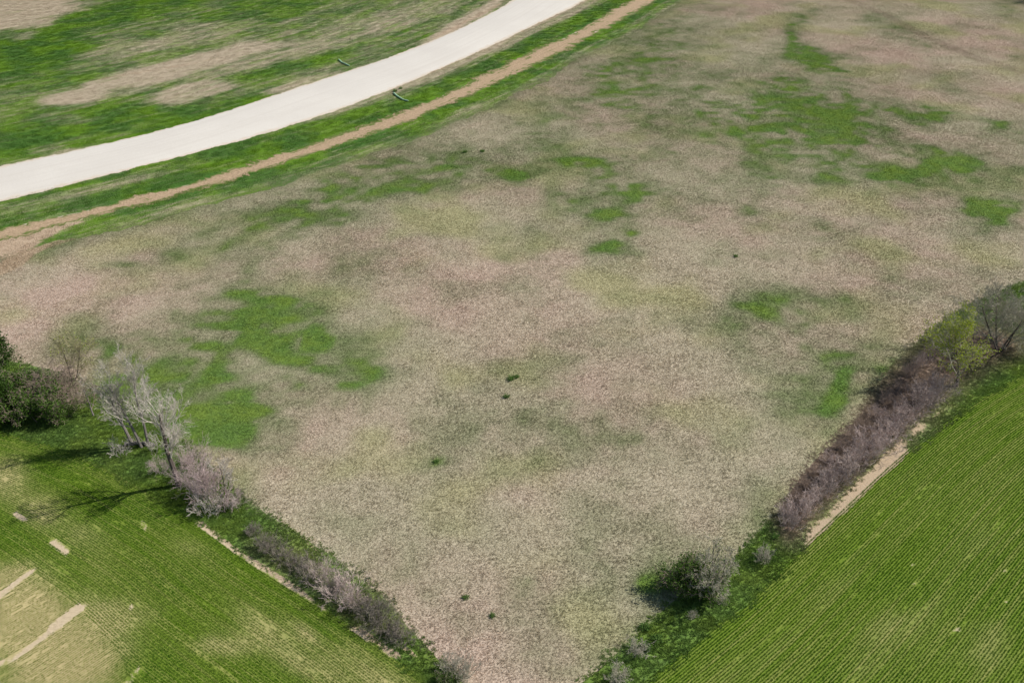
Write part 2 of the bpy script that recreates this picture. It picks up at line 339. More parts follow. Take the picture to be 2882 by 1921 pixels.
# roadside field on the far side of the road
n0 = 400
Ur = resample(U, n0)
tang = np.gradient(Ur, axis=0); tang /= np.linalg.norm(tang, axis=1)[:, None]
nrm = np.stack([-tang[:, 1], tang[:, 0]], 1)
TANS = [(30,35,110,42,-5,1.),(60,10,140,20,0,.7),(420,150,210,20,-14,1.),(330,185,120,14,-12,.9),(170,225,70,16,-5,.95),(440,212,85,22,-12,.9),(600,130,150,22,-14,.4),(800,80,150,30,-20,.3),(960,30,120,20,-20,.3),
 (700,190,90,14,-15,.6),(300,110,120,20,-10,.3),(450,80,150,20,-12,.3),(130,345,60,10,0,.5),(150,275,60,12,0,.4),(1050,60,110,9,-27,1.),(1100,25,90,9,-28,1.)]
LUSH = [(70,120,140,50,-10,.9),(270,30,200,26,-10,.7),(110,190,140,20,-5,.4),(150,300,260,40,-12,.8),(450,275,220,20,-18,.8),(700,220,180,14,-20,.8),(620,165,200,12,-15,.6),(600,20,150,30,-10,.5),(900,150,120,12,-22,.7)]
def north_attrs(X, Y, w):
    gr = .66 + .45 * patches(X, Y, LUSH, .6) - .78 * patches(X, Y, TANS, .8)
    return dict(green=gr, soil=.55 * patches(X, Y, [(1080,45,120,6,-27,1.),(360,160,200,3,-10,.9)], .3), litter=0 * X)
FAR_N = smooth(Ur[::40] + nrm[::40] * 170, 4, 4)
north = strip('roadside_field', U, FAR_N, 150, .004, M_STREAK, 1.2, north_attrs, over=.6)
gravel = strip('gravel_road', U, L, 24, lambda X, Y, w: .012 + .22 * (1 - np.abs(2 * w - 1) ** 2.5) * 1.0, M_ROAD, .5, edge=.38, seed=3)
def verge_attrs(X, Y, w):
    px, py = to_px(X, Y)
    fr = np.clip((px - 700) / 500, 0, 1)          # the dead fringe by the road widens toward the bend
    gr = .98 - .75 * np.clip((.42 * fr + .10 - w) / .22, 0, 1) - .5 * np.clip((700 - px) / 500, 0, 1) * np.exp(-((w - .42) / .22) ** 2)
    return dict(green=gr, soil=.42 * fr * np.clip((.34 - w) / .2, 0, 1) + .25 * np.clip((.07 - w) / .07, 0, 1), litter=0 * X)
verge = strip('road_verge', L, DU, 12, .005, M_STREAK, .8, verge_attrs, edge=.25, seed=5, over=.9)
dirt = strip('bare_soil_strip', DU, DL, 3, .014, M_DIRT, .5, edge=1.0, seed=9)
def bank_attrs(X, Y, w):
    return dict(green=1.05 - .45 * w + .5 * (fbm(X, Y, 12, 31) - .5), soil=np.maximum(.42 * np.clip((.35 - w) / .35, 0, 1), .8 * patches(X, Y, [(10, 575, 110, 30, -22, 1.), (120, 530, 100, 14, -20, .7)], 1.2)), litter=0 * X)
bank = strip('verge_bank', DL, GL, 5, .008, M_STREAK, .8, bank_attrs, edge=.7, seed=12, over=1.0)

# hedge margins and crop fields
SOIL_R = smooth(gl([(2262, 1532), (2350, 1448), (2430, 1375), (2500, 1300), (2530, 1275)]), .5)
SOIL_R2 = gl([(2500, 1290), (2560, 1225), (2640, 1165), (2720, 1110)])
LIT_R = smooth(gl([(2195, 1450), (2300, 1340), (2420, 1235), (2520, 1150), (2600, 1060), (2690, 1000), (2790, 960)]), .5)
def margin_r(X, Y, w):
    px, py = to_px(X, Y)
    so = np.clip(1.3 - dist_line(X, Y, SOIL_R) / 1.15, 0, 1) * (.72 + 1.7 * (fbm(X, Y, 2.2, 77) - .5))
    so = np.maximum(so, np.clip(1.2 - dist_line(X, Y, SOIL_R2) / .9, 0, 1) * np.clip(2.2 * fbm(X, Y, 2.0, 79) - .75, 0, 1))
    so *= np.clip((px - 2240) / 40, 0, 1)
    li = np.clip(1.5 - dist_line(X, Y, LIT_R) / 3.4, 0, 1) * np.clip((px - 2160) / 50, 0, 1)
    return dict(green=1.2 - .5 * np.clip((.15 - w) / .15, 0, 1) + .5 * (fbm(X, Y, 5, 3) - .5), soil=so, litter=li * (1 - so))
margin_right = strip('field_margin', MR, BR, 16, .006, M_MEADOW, .5, margin_r, edge=.22, seed=15)
TRACK_L = smooth(gl([(560, 1470), (605, 1503), (669, 1552), (755, 1606), (841, 1660), (900, 1700), (959, 1737), (1010, 1772), (1080, 1822), (1120, 1846)]), .5)
def track_l(X, Y):
    px, py = to_px(X, Y); f = np.clip((px - 800) / 250, 0, 1)
    return np.clip(1.4 - dist_line(X, Y, TRACK_L) / .34, 0, 1) * np.clip(.35 + 1.0 * fbm(X, Y, 1.3, 59) - f * np.clip((vnoise(X, Y, 2.0, 4) - .35) * 6, 0, 1), 0, 1)
def margin_l(X, Y, w):
    d = dist_line(X, Y, TRACK_L); px, py = to_px(X, Y)
    so = track_l(X, Y)
    so = np.maximum(so, .8 * patches(X, Y, [(1160, 1540, 0, 0, 0, 0)] if False else [(715,1252,40,4,40,.7),(940,1495,26,6,35,.9),(355,1100,40,8,20,.5)], .4))
    return dict(green=1.15 - .5 * np.clip((.2 - w) / .2, 0, 1) + .5 * (fbm(X, Y, 5, 8) - .5), soil=so, litter=.35 * np.clip(1.4 - dist_line(X, Y, gl([(740, 1530), (900, 1625), (1100, 1770)])) / 1.6, 0, 1))
margin_left = strip('hedge_margin', ML, BL, 16, .006, M_MEADOW, .5, margin_l, edge=.22, seed=19)

dBR = (BR[-1] - BR[0]); dBR /= np.linalg.norm(dBR); nR = np.array([dBR[1], -dBR[0]])
dBL = BL[-1] - BL[0]; dBL /= np.linalg.norm(dBL); nL = np.array([dBL[1], -dBL[0]])
MAIN = gl([(-60, 1500), (0, 1541), (100, 1610), (222, 1705), (330, 1830), (370, 1921), (400, 2050), (-500, 2300), (-900, 1700)])
SKIPS = [(gl([(90, 1605), (40, 1645), (-60, 1720)]), .27), (gl([(226, 1708), (190, 1735), (150, 1768)]), .42), (gl([(150, 1768), (60, 1838), (-30, 1885)]), .24),
         (gl([(147, 1520), (190, 1552)]), .26), (gl([(43, 1443), (68, 1463)]), .24), (gl([(397, 1470), (414, 1484)]), .2), (gl([(400, 1878), (340, 1935)]), .2), (gl([(368, 1702), (372, 1706)]), .16)]
THIN_L = [(60,1460,150,110,-30,.95),(20,1330,90,50,-30,.5),(180,1520,120,60,0,.8),(130,1180,120,50,30,.5),(30,1080,70,60,0,.45),(560,1400,110,40,30,.35),(500,1480,60,30,0,.5),(700,1510,140,40,30,.45),
          (850,1530,100,40,30,.45),(430,1250,60,30,30,.35),(700,1440,60,20,40,.5),(260,1420,80,40,0,.4),(310,1100,60,20,30,.6)]
def crop_l(X, Y, w=None):
    so = np.zeros(X.shape)
    so = track_l(X, Y)
    for P, r in SKIPS: so = np.maximum(so, np.clip(1.6 - dist_line(X, Y, P) / r, 0, 1))
    return dict(soil=so, thin=np.clip(1.25 * patches(X, Y, THIN_L, 1.6, True) * (.4 + 1.1 * fbm(X, Y, 4.0, 58)) + .25 * (fbm(X, Y, 9, 41) - .45), 0, 1))
THIN_R = [(2230,1210,90,60,-40,.5),(2100,1400,200,70,-40,.55),(2250,1500,150,60,-40,.7),(1800,1480,120,30,-40,.55),(1950,1330,80,25,-40,.4),(2050,1200,160,30,-40,.4),(1680,1560,100,30,-40,.5),(2300,950,60,30,-40,.35)]
SPOTS_R = [(2195,1447,16,3,-43,1.),(2215,1430,8,3,-43,1.),(2093,1297,5,4,0,1.),(2105,1340,7,5,0,.9),(2060,1370,6,4,0,.9),(2310,1310,8,4,-30,.9),(2310,1380,7,4,-20,.8),(2080,1395,8,4,-30,.8),(1920,1420,6,4,0,.8)]
def crop_r(X, Y, w=None):
    return dict(soil=.7 * patches(X, Y, SPOTS_R, .3), thin=np.clip(.75 * patches(X, Y, THIN_R, 1.6, True) * fbm(X * .3 + Y * .22, Y * 1.1 - X * .95, 2.0, 57) + .3 * (fbm(X, Y, 9, 51) - .45), 0, 1))
crop_left = strip('crop_field', BL, BL + nL * 95, 200, .002, M_CROP, .5, crop_l, edge=.2, seed=21, over=.9)
crop_right = strip('crop_field', BR, BR + nR * 95, 200, .002, M_CROP, .6, crop_r, edge=.2, seed=22, over=.9)

# ------------------------------------------------------------------ grass and crop plants that nobody could count
def tuft_mesh(name, mat, n, size, h, blades, w, row=False, seed=0, strat=True):
    r = np.random.default_rng(seed); V = []; F = []
    for _ in range(n):
        if row: c = np.array([r.uniform(-size / 2, size / 2), r.normal(0, .022)])
        elif not strat: c = r.uniform(-size / 2, size / 2, 2)
        else:
            q = math.ceil(math.sqrt(n)); c = (np.array([_ % q, _ // q]) + r.uniform(0, 1, 2)) / q * size - size / 2
        hh = h * r.uniform(.55, 1.25)
        for b in range(blades):
            a = r.uniform(0, 2 * math.pi); lean = r.uniform(.25, .9) * hh; d = np.array([math.cos(a), math.sin(a)]); e = np.array([-d[1], d[0]])
            p = c + d * .03; q = c + d * (.03 + lean); ww = w * r.uniform(.6, 1.3); i = len(V)
            V += [(*(p - e * ww), 0), (*(p + e * ww), 0), (*q, hh * r.uniform(.6, 1.0))]; F.append((i, i + 1, i + 2))
    me = bpy.data.meshes.new(name); me.from_pydata(V, [], F); me.materials.append(mat)
    return bpy.data.objects.new(name, me)
def scatter(name, P, rot, scl, protos, attrs, z=0.0, zs=None, label=None, cat=None):
    me = bpy.data.meshes.new(name); n = len(P); me.vertices.add(n)
    me.vertices.foreach_set('co', np.c_[P, np.full(n, z)].astype(np.float32).ravel())
    set_attr(me, 'rot', rot); set_attr(me, 'scl', scl); set_attr(me, 'zs', zs if zs is not None else scl); set_attr(me, 'pick', rng.integers(0, len(protos), n))
    for k, a in attrs.items(): set_attr(me, k, a)
    o = bpy.data.objects.new(name, me); col.objects.link(o); o['kind'] = 'stuff'
    if label: o['label'] = label
    if cat: o['category'] = cat
    ng = bpy.data.node_groups.new(name + '_nodes', 'GeometryNodeTree')
    ng.interface.new_socket('Geometry', in_out='INPUT', socket_type='NodeSocketGeometry'); ng.interface.new_socket('Geometry', in_out='OUTPUT', socket_type='NodeSocketGeometry')
    N, K = ng.nodes, ng.links; gi = N.new('NodeGroupInput'); go = N.new('NodeGroupOutput'); iop = N.new('GeometryNodeInstanceOnPoints')
    def A(nm):
        a = N.new('GeometryNodeInputNamedAttribute'); a.data_type = 'FLOAT'; a.inputs[0].default_value = nm; return a.outputs[0]
    j = N.new('GeometryNodeJoinGeometry')
    for pr in protos:
        oi = N.new('GeometryNodeObjectInfo'); oi.inputs[0].default_value = pr; oi.inputs['As Instance'].default_value = True; K.new(oi.outputs['Geometry'], j.inputs[0])
    K.new(gi.outputs[0], iop.inputs['Points']); K.new(j.outputs[0], iop.inputs['Instance']); iop.inputs['Pick Instance'].default_value = True
    K.new(A('pick'), iop.inputs['Instance Index'])
    cr = N.new('ShaderNodeCombineXYZ'); K.new(A('rot'), cr.inputs[2]); K.new(cr.outputs[0], iop.inputs['Rotation'])
    cs = N.new('ShaderNodeCombineXYZ'); s_ = A('scl'); K.new(s_, cs.inputs[0]); K.new(s_, cs.inputs[1]); K.new(A('zs'), cs.inputs[2]); K.new(cs.outputs[0], iop.inputs['Scale'])
    K.new(iop.outputs[0], go.inputs[0])
    o.modifiers.new('scatter', 'NODES').node_group = ng
    return o
def jgrid(x0, x1, y0, y1, s, j=.5):
    X, Y = np.meshgrid(np.arange(x0, x1, s), np.arange(y0, y1, s), indexing='ij')
    X = X.ravel() + rng.uniform(-j, j, X.size) * s; Y = Y.ravel() + rng.uniform(-j, j, Y.size) * s
    px, py = to_px(X, Y); k = (px > -420) & (px < 3300) & (py > -60) & (py < 2200)
    return X[k], Y[k]
TUFT = [tuft_mesh('grass_patch', M_TUFT, 90, 1.44, (.04, .042, .045, .045, .05, .055, .07)[i], 4, .020, seed=i, strat=False) for i in range(7)]
LONG = [tuft_mesh('long_grass_patch', M_TUFT, 26, 1.2, .18, 7, .030, seed=20 + i, strat=False) for i in range(4)]
ROADT = [tuft_mesh('mown_grass_patch', M_STREAK_TUFT, 64, 1.4, .055, 4, .030, seed=40 + i) for i in range(4)]
ROWS = [tuft_mesh('crop_row_patch', M_BLADE, 22, .60, .05, 5, .014, True, seed=60 + i) for i in range(5)]

mead = np.vstack([GL, [[400, 600], [400, 150]], MR[::-1], ML[::-1]])
X, Y = jgrid(-150, 175, 30, 300, .72, .14)
k = inside(X, Y, mead); X, Y = X[k], Y[k]; at = meadow_attrs(X, Y); n = len(X)
hs = (1 - .2 * np.clip(at['green'], 0, 1)) * (.6 + .8 * fbm(X, Y, 9, 91))
scatter('meadow_grass', np.c_[X, Y], rng.uniform(0, 6.28, n), rng.uniform(.95, 1.05, n), TUFT, at, .0, hs, 'short tussocky dead and green grass covering the open meadow', 'grass')

def on_strip(obj_attr, A, B, step_u, step_v, nv_w):
    """points spread over the strip between two outlines, with its coordinates"""
    n = int(np.linalg.norm(np.diff(A, axis=0), axis=1).sum() / step_u); a = resample(A, n); b = resample(B, n)
    W = np.linalg.norm(b - a, axis=1); m = max(2, int(min(W.max(), nv_w) / step_v))
    i = np.repeat(np.arange(n), m); vv = (np.tile(np.arange(m), n) + rng.uniform(0, 1, n * m)) * step_v
    w = vv / W[i]; ok = w < 1; i, vv, w = i[ok], vv[ok], w[ok]
    P = a[i] * (1 - w)[:, None] + b[i] * w[:, None]
    P += rng.uniform(-.5, .5, P.shape) * step_u * .6
    su = np.r_[0, np.cumsum(np.linalg.norm(np.diff(a, axis=0), axis=1))][i]
    px, py = to_px(P[:, 0], P[:, 1]); k = (px > -420) & (px < 3300) & (py > -60) & (py < 2200)
    at = obj_attr(P[k, 0], P[k, 1], w[k]); at['u'] = su[k]; at['v'] = vv[k]
    return P[k], at
for nm, fn, A, B, lab, ww in (('roadside_grass', north_attrs, U, FAR_N, 'streaky mown grass in the field above the gravel road', 165),
                      ('verge_grass', verge_attrs, L, DU, 'bright green grass strip between gravel road and bare soil', 99),
                      ('bank_grass', bank_attrs, DL, GL, 'dark green grass strip between bare soil and meadow', 99)):
    P, at = on_strip(fn, A, B, 1.15, 1.15, ww); n = len(P)
    scatter(nm, P, rng.uniform(0, 6.28, n), rng.uniform(.85, 1.15, n), ROADT, at, .006, rng.uniform(.7, 1.3, n) * (.7 + .5 * np.clip(at['green'], 0, 1)), lab, 'grass')
for nm, fn, A, B, lab in (('margin_grass', margin_r, MR, BR, 'rank green grass and leaf litter along the right hedgerow'), ('margin_grass', margin_l, ML, BL, 'rank green grass along the left hedgerow')):
    P, at = on_strip(fn, A, B, .65, .65, 99)
    k = (at['soil'] < .38); P = P[k]; at = {a: b[k] for a, b in at.items()}; n = len(P)
    zs = rng.uniform(.3, .9, n) * (.5 + .7 * vnoise(P[:, 0], P[:, 1], 3.0, 9)) * (1 - .5 * at['litter'])
    scatter(nm, P, rng.uniform(0, 6.28, n), rng.uniform(.8, 1.15, n), LONG, at, .004, zs, lab, 'grass')

def crop_rows(name, base, nrm, depth, fn, spacing, lab, mainpoly=None, maindir=None):
    base = resample(base, int(np.linalg.norm(np.diff(base, axis=0), axis=1).sum() / .30)); tg = np.gradient(base, axis=0)
    ang = np.arctan2(tg[:, 1], tg[:, 0]); rows = np.arange(-.25, depth, spacing)
    i = np.tile(np.arange(len(base)), len(rows)); r = np.repeat(rows, len(base))
    ph = np.repeat(rng.uniform(-.15, .15, len(rows)), len(base)) + rng.uniform(-.06, .06, len(i)); th = ang[i]
    P = base[i] + nrm * r[:, None] + np.c_[np.cos(th), np.sin(th)] * ph[:, None]; uu = i * .30; vv = r
    if mainpoly is not None:
        k = ~inside(P[:, 0], P[:, 1], mainpoly); P, th, uu, vv = P[k], th[k], uu[k], vv[k]
        x0, x1 = mainpoly[:, 0].min(), mainpoly[:, 0].max(); y0, y1 = mainpoly[:, 1].min(), mainpoly[:, 1].max()
        d = np.array([math.cos(maindir), math.sin(maindir)]); e = np.array([-d[1], d[0]]); c = np.array([(x0 + x1) / 2, (y0 + y1) / 2])
        a, b = np.meshgrid(np.arange(-70, 70, .30), np.arange(-70, 70, spacing), indexing='ij')
        a = a + rng.uniform(-.15, .15, (1, a.shape[1])); Q = c + a.ravel()[:, None] * d + b.ravel()[:, None] * e; k = inside(Q[:, 0], Q[:, 1], mainpoly); Q = Q[k]; uu = np.r_[uu, a.ravel()[k]]; vv = np.r_[vv, b.ravel()[k] + 300]
        P = np.vstack([P, Q]); th = np.r_[th, np.full(len(Q), maindir)]
    px, py = to_px(P[:, 0], P[:, 1]); k = (px > -420) & (px < 3350) & (py > 850) & (py < 2250); P, th, uu, vv = P[k], th[k], uu[k], vv[k]
    # plants fail in runs along the row
    at = fn(P[:, 0], P[:, 1]); run = fbm(uu / 6.0, vv / .5, 1.0, 73, 2)
    keep = (at['soil'] < .45) & (rng.random(len(P)) > .10 * at['thin'] + .5 * np.clip((run - .72 + .10 * at['thin']) / .25, 0, 1))
    at['u'] = uu; at['v'] = vv; P, th = P[keep], th[keep]; at = {a: b[keep] for a, b in at.items()}; n = len(P)
    P = P + rng.normal(0, .012, P.shape)
    scatter(name, P, th + np.where(rng.random(n) < .5, 0, math.pi), rng.uniform(.9, 1.1, n) * (1 - .15 * at['thin']), ROWS, at, .002, rng.uniform(.75, 1.25, n) * (1 - .3 * at['thin']), lab, 'crop')
crop_rows('crop_rows', BL, nL, 70, crop_l, .19, 'drilled rows of green cereal in the field at lower left', MAIN, math.radians(50))
crop_rows('crop_rows', BR, nR, 75, crop_r, .21, 'drilled rows of green cereal in the field at lower right')

# ------------------------------------------------------------------ trees and shrubs
class TB:
    def __init__(s): s.V = []; s.F = []
    def tube(s, pts, rad, n=3):
        i0 = len(s.V); k = len(pts)
        for q in range(k):
            d = (pts[min(q + 1, k - 1)] - pts[max(q - 1, 0)]).normalized()
            a = d.orthogonal().normalized(); b = d.cross(a)
            for j in range(n):
                t = 2 * math.pi * j / n; s.V.append(pts[q] + (a * math.cos(t) + b * math.sin(t)) * rad[q])
        for q in range(k - 1):
            for j in range(n):
                a0 = i0 + q * n + j; a1 = i0 + q * n + (j + 1) % n; s.F.append((a0, a1, a1 + n, a0 + n))
        if n > 3: s.F.append(tuple(i0 + (k - 1) * n + j for j in range(n)))
    def leaf(s, p, size, R):
        a = Vector((R.gauss(0, 1), R.gauss(0, 1), R.gauss(0, .7))).normalized(); b = a.orthogonal().normalized(); b = Matrix.Rotation(R.uniform(0, 6.28), 3, a) @ b
        i = len(s.V); l, w = size * R.uniform(.7, 1.3), size * .55 * R.uniform(.7, 1.3)
        s.V += [p, p + a * l * .5 + b * w * .5, p + a * l, p + a * l * .5 - b * w * .5]; s.F.append((i, i + 1, i + 2, i + 3))
    def mesh(s, name, mat):
        me = bpy.data.meshes.new(name); me.from_pydata([tuple(v) for v in s.V], [], s.F); me.materials.append(mat); me.update(); return me
def turn(d, ang, R):
    ax_ = Matrix.Rotation(R.uniform(0, 2 * math.pi), 3, d) @ d.orthogonal().normalized()
    return (Matrix.Rotation(ang, 3, ax_) @ d).normalized()
def grow(tb, p, d, Ln, r, lvl, cfg, R, tips):
    k = (6, 5, 4, 3, 2, 2)[lvl]; pts = [p.copy()]; rad = [r]; q = p.copy(); dd = d.copy()
    for i in range(k):
        dd = (dd + Vector((R.gauss(0, 1), R.gauss(0, 1), R.gauss(0, 1))) * cfg['wig'] * (1 if lvl else .45) + Vector((0, 0, cfg['up'][lvl]))).normalized()
        q = q + dd * Ln / k; pts.append(q.copy()); rad.append(max(r * (1 - .72 * (i + 1) / k), cfg['rmin']))
    tb[0 if lvl < cfg['wood'] else 1].tube(pts, rad, 6 if lvl == 0 else (4 if lvl == 1 else 3))
    if lvl >= cfg['levels']:
        tips.append(q); return
    nch = cfg['n'][lvl]
    for c in range(nch):
        t = cfg['from'][lvl] + (1 - cfg['from'][lvl]) * (c + R.random()) / nch
        f = t * k; i = min(int(f), k - 1); b = pts[i].lerp(pts[i + 1], f - i)
        ax0 = (pts[i + 1] - pts[i]).normalized(); ang = R.uniform(*cfg['ang'][lvl])
        grow(tb, b, turn(ax0, ang, R), Ln * cfg['ratio'][lvl] * R.uniform(.7, 1.25) * (1.15 - .55 * t), max(rad[i] * cfg.get('thin', .43), cfg['rmin']), lvl + 1, cfg, R, tips)
    tips.append(q)
def empty(name, loc, label, cat, group=None, rz=0, s=1.0):
    o = bpy.data.objects.new(name, None); col.objects.link(o); o.location = loc; o.rotation_euler = (0, 0, rz); o.scale = (s, s, s) if not isinstance(s, tuple) else s
    o['label'] = label; o['category'] = cat
    if group: o['group'] = group
    o.empty_display_size = .3
    return o
def part(name, me, parent):
    o = bpy.data.objects.new(name, me); col.objects.link(o); o.parent = parent; return o
TREE = dict(levels=4, n=(10, 6, 5, 4), ratio=(.48, .5, .5, .5), ang=((.35, .75), (.4, .85), (.4, .9), (.4, 1.0)), up=(.04, .10, .05, .02, 0), wig=.13, rmin=.0075, wood=1)
TREE['from'] = (.33, .2, .2, .15)
def tree(name, px, py, h, label, twig, bark, seed, lean=(0, 0), cfg=None, stems=1, leaf=None, nleaf=0, lsize=.15, rbase=None, spread=.25):
    R = random.Random(seed); c = dict(TREE); c.update(cfg or {})
    x, y = g(px, py); root = empty(name, (x, y, 0), label, 'tree')
    a, b = TB(), TB(); tips = []; rb = rbase or h * .013
    for s_ in range(stems):
        d = Vector((lean[0], lean[1], 1)); off = Vector((0, 0, -.05))
        if stems > 1:
            t = 2 * math.pi * (s_ + R.random() * .6) / stems; d += Vector((math.cos(t), math.sin(t), 0)) * spread; off += Vector((math.cos(t), math.sin(t), 0)) * rb * 1.6
        grow((a, b), off, d.normalized(), h * R.uniform(.72, .82), rb * (1 if stems == 1 else .75), 0, c, R, tips)
    part('trunk', a.mesh('trunk', bark), root); part('crown', b.mesh('crown', twig), root)
    if leaf:
        lv = TB()
        for _ in range(nleaf):
            t = R.choice(tips); lv.leaf(t + Vector((R.gauss(0, .16), R.gauss(0, .16), R.gauss(0, .16))), lsize, R)
        part('foliage', lv.mesh('foliage', leaf), root)
    return root
WIDE = dict(up=(.02, .05, .03, .01, 0), ang=((.5, 1.0), (.45, .95), (.4, 1.0), (.4, 1.1)), n=(11, 8, 7, 4), ratio=(.62, .52, .5, .5), wig=.16)
WIDE['from'] = (.12, .15, .15, .1)
UPR = dict(up=(.05, .16, .10, .04, .02), ang=((.35, .8), (.35, .8), (.35, .9), (.4, 1.0)), n=(11, 7, 6, 4), ratio=(.56, .52, .5, .5))
UPR['from'] = (.32, .2, .2, .15)

tree('bare_tree', 505, 1366, 10.8, 'tallest pale bare tree with dark straight trunk in the left hedgerow', TWIG_PALE, BARK_DARK, 3, (-.02, 0), dict(UPR, n=(13, 8, 6, 4)), rbase=.27)
tree('bare_tree', 409, 1258, 9.2, 'slender bare tree with two pale upright stems left of the tallest bare tree', TWIG_PALE, BARK_PALE, 12, (-.02, .02), UPR, stems=2, rbase=.2, spread=.06)
tree('bare_tree', 374, 1252, 7.4, 'bare grey tree leaning left beside the slender two stemmed tree', TWIG_PALE, BARK_PALE, 21, (-.16, .05), UPR, rbase=.17)
tree('bare_sapling', 640, 1418, 5.2, 'thin bare sapling with forked top at the right end of the left tree group', TWIG_PALE, BARK_DARK, 31, (0, 0), dict(UPR, n=(7, 6, 5, 3)), rbase=.075)
tree('leafing_tree', 2692, 1086, 7.4, 'tree with fresh lime green leaves on a dark trunk at the right hedge', TWIG_GREY, BARK_DARK, 41, (-.05, .1), dict(WIDE, ratio=(.78, .55, .5, .5)), leaf=LEAF_LIME, nleaf=4200, lsize=.17, rbase=.15)
tree('bare_tree', 2812, 985, 7.6, 'wide bare grey tree behind the lime green tree at right edge', TWIG_GREY, BARK_DARK, 51, (.02, .05), dict(WIDE, n=(12, 9, 7, 5)), stems=4, rbase=.15, spread=.45)
tree('bare_tree', 2010, 1668, 4.1, 'round spreading bare grey tree alone in the lower right margin', TWIG_GREY, BARK_DARK, 64, (0, .05), dict(WIDE, n=(8, 6, 6, 4), up=(.02, .08, .05, .02, 0), wig=.24), stems=5, rbase=.12, spread=.6, leaf=LEAF_DARK, nleaf=1100, lsize=.12)
tree('budding_tree', 205, 1072, 5.6, 'airy olive twigged tree with yellow green buds behind brown thicket at left', TWIG_OLIVE, BARK_DARK, 71, (.05, .1), WIDE, stems=2, leaf=LEAF_LIME, nleaf=420, lsize=.12, rbase=.11, spread=.4)
tree('bare_sapling', 264, 1170, 4.0, 'small bare sapling with pale bent trunk right of brown thicket', TWIG_BROWN, BARK_PALE, 81, (-.12, .1), dict(WIDE, n=(8, 6, 5, 3)), rbase=.09)

# evergreen cedar at the left edge
def cedar(px, py, h, w, label, seed):
    R = random.Random(seed); x, y = g(px, py); root = empty('cedar_tree', (x, y, 0), label, 'tree')
    t = TB(); t.tube([Vector((0, 0, -.05)), Vector((.03, 0, h * .5)), Vector((0, .02, h * .95))], [.16, .1, .02], 6); cr = TB(); lf = TB()
    for i in range(150):
        z = h * (.06 + .92 * R.random() ** 1.15); rr = w * (1 - (z / h) ** 1.6) * R.uniform(.55, 1.05) + .12; a = R.uniform(0, 6.28)
        e = Vector((math.cos(a) * rr, math.sin(a) * rr, z + .25 * rr)); cr.tube([Vector((0, 0, z)), e], [.03, .01], 3)
        for _ in range(46):
            f = R.uniform(.35, 1.05); lf.leaf(Vector((0, 0, z)).lerp(e, f) + Vector((R.gauss(0, .17), R.gauss(0, .17), R.gauss(0, .15))), .2, R)
    part('trunk', t.mesh('trunk', BARK_DARK), root); part('branches', cr.mesh('branches', BARK_DARK), root); part('crown', lf.mesh('crown', LEAF_CEDAR), root)
cedar(0, 1035, 5.2, 2.1, 'dark green cedar cut off by the left edge of the picture', 5)
cedar(15, 1172, 4.6, 2.5, 'broad dark evergreen beside the crop at the left edge', 8)

# shrub prototypes: mesh data shared by the copies
def shrub_proto(seed, h, w, nst, twig, leaf=None, nleaf=0, lsize=.1, rmin=.008):
    R = random.Random(seed); a, b = TB(), TB(); tips = []
    c = dict(levels=3, n=(0, 6, 5), ratio=(.5, .5, .5), ang=((.3, .8), (.35, .9), (.4, 1.0)), up=(.05, .06, .04, .02, 0), wig=.2, rmin=rmin, wood=2, thin=.55); c['from'] = (.3, .25, .15)
    for i in range(nst):
        t = R.uniform(0, 6.28); rr = w * .38 * R.random() ** .5
        grow((a, b), Vector((math.cos(t) * rr, math.sin(t) * rr, -.03)), Vector((math.cos(t) * R.uniform(0, .75), math.sin(t) * R.uniform(0, .75), 1)).normalized(), h * R.uniform(.55, 1.0), .017, 1, c, R, tips)
    r = [('stems', a.mesh('stems', twig)), ('twigs', b.mesh('twigs', twig))]
    if leaf:
        l = TB()
        for _ in range(nleaf): l.leaf(R.choice(tips) * R.uniform(.55, 1.03) + Vector((R.gauss(0, .1), R.gauss(0, .1), R.gauss(0, .08) + .03)), lsize, R)
        r.append(('leaves', l.mesh('leaves', leaf)))
    return r
PR = {
 'purple': [shrub_proto(100 + i, 2.5, 2.2, 30, TWIG_PURPLE) for i in range(3)], 'brown': [shrub_proto(110 + i, 2.2, 2.2, 34, TWIG_BROWN) for i in range(3)],
 'dull': [shrub_proto(180 + i, 1.9, 2.1, 36, TWIG_DULL) for i in range(3)],
 'pink': [shrub_proto(120 + i, 3.6, 2.6, 30, TWIG_PINK) for i in range(3)], 'grey': [shrub_proto(130 + i, 1.6, 1.3, 24, TWIG_GREY) for i in range(2)],
 'pale': [shrub_proto(140 + i, 1.8, 1.8, 14, TWIG_PALE, rmin=.011) for i in range(2)],
 'leafy': [shrub_proto(150 + i, 2.6, 2.6, 26, TWIG_BROWN, LEAF_DARK, 5200, .17) for i in range(2)],
 'tangle': [shrub_proto(160 + i, 4.4, 3.6, 46, TWIG_BROWN, rmin=.010) for i in range(2)],
 'weed': [shrub_proto(170 + i, .55, .9, 16, LEAF_GREEN, LEAF_GREEN, 300, .12) for i in range(2)]}
def shrub(name, kind, i, px, py, s, label, cat='shrub', group=None):
    x, y = g(px, py); R = random.Random(int(px * 7 + py)); s *= .86 * (R.uniform(.78, 1.15) if name == 'hedge_shrub' else 1); root = empty(name, (x, y, 0), label, cat, group, R.uniform(0, 6.28), (s * R.uniform(.9, 1.1), s * R.uniform(.9, 1.1), s * R.uniform(.9, 1.1)))
    for nm, me in PR[kind][i % len(PR[kind])]:
        q = part(nm, me, root)
        if kind == 'weed' and nm != 'stems': q['kind'] = 'stuff'
    return root
ORD = ['first', 'second', 'third', 'fourth', 'fifth', 'sixth', 'seventh', 'eighth', 'ninth', 'tenth', 'eleventh', 'twelfth', 'thirteenth', 'fourteenth', 'fifteenth', 'sixteenth', 'seventeenth', 'eighteenth', 'nineteenth', 'twentieth']

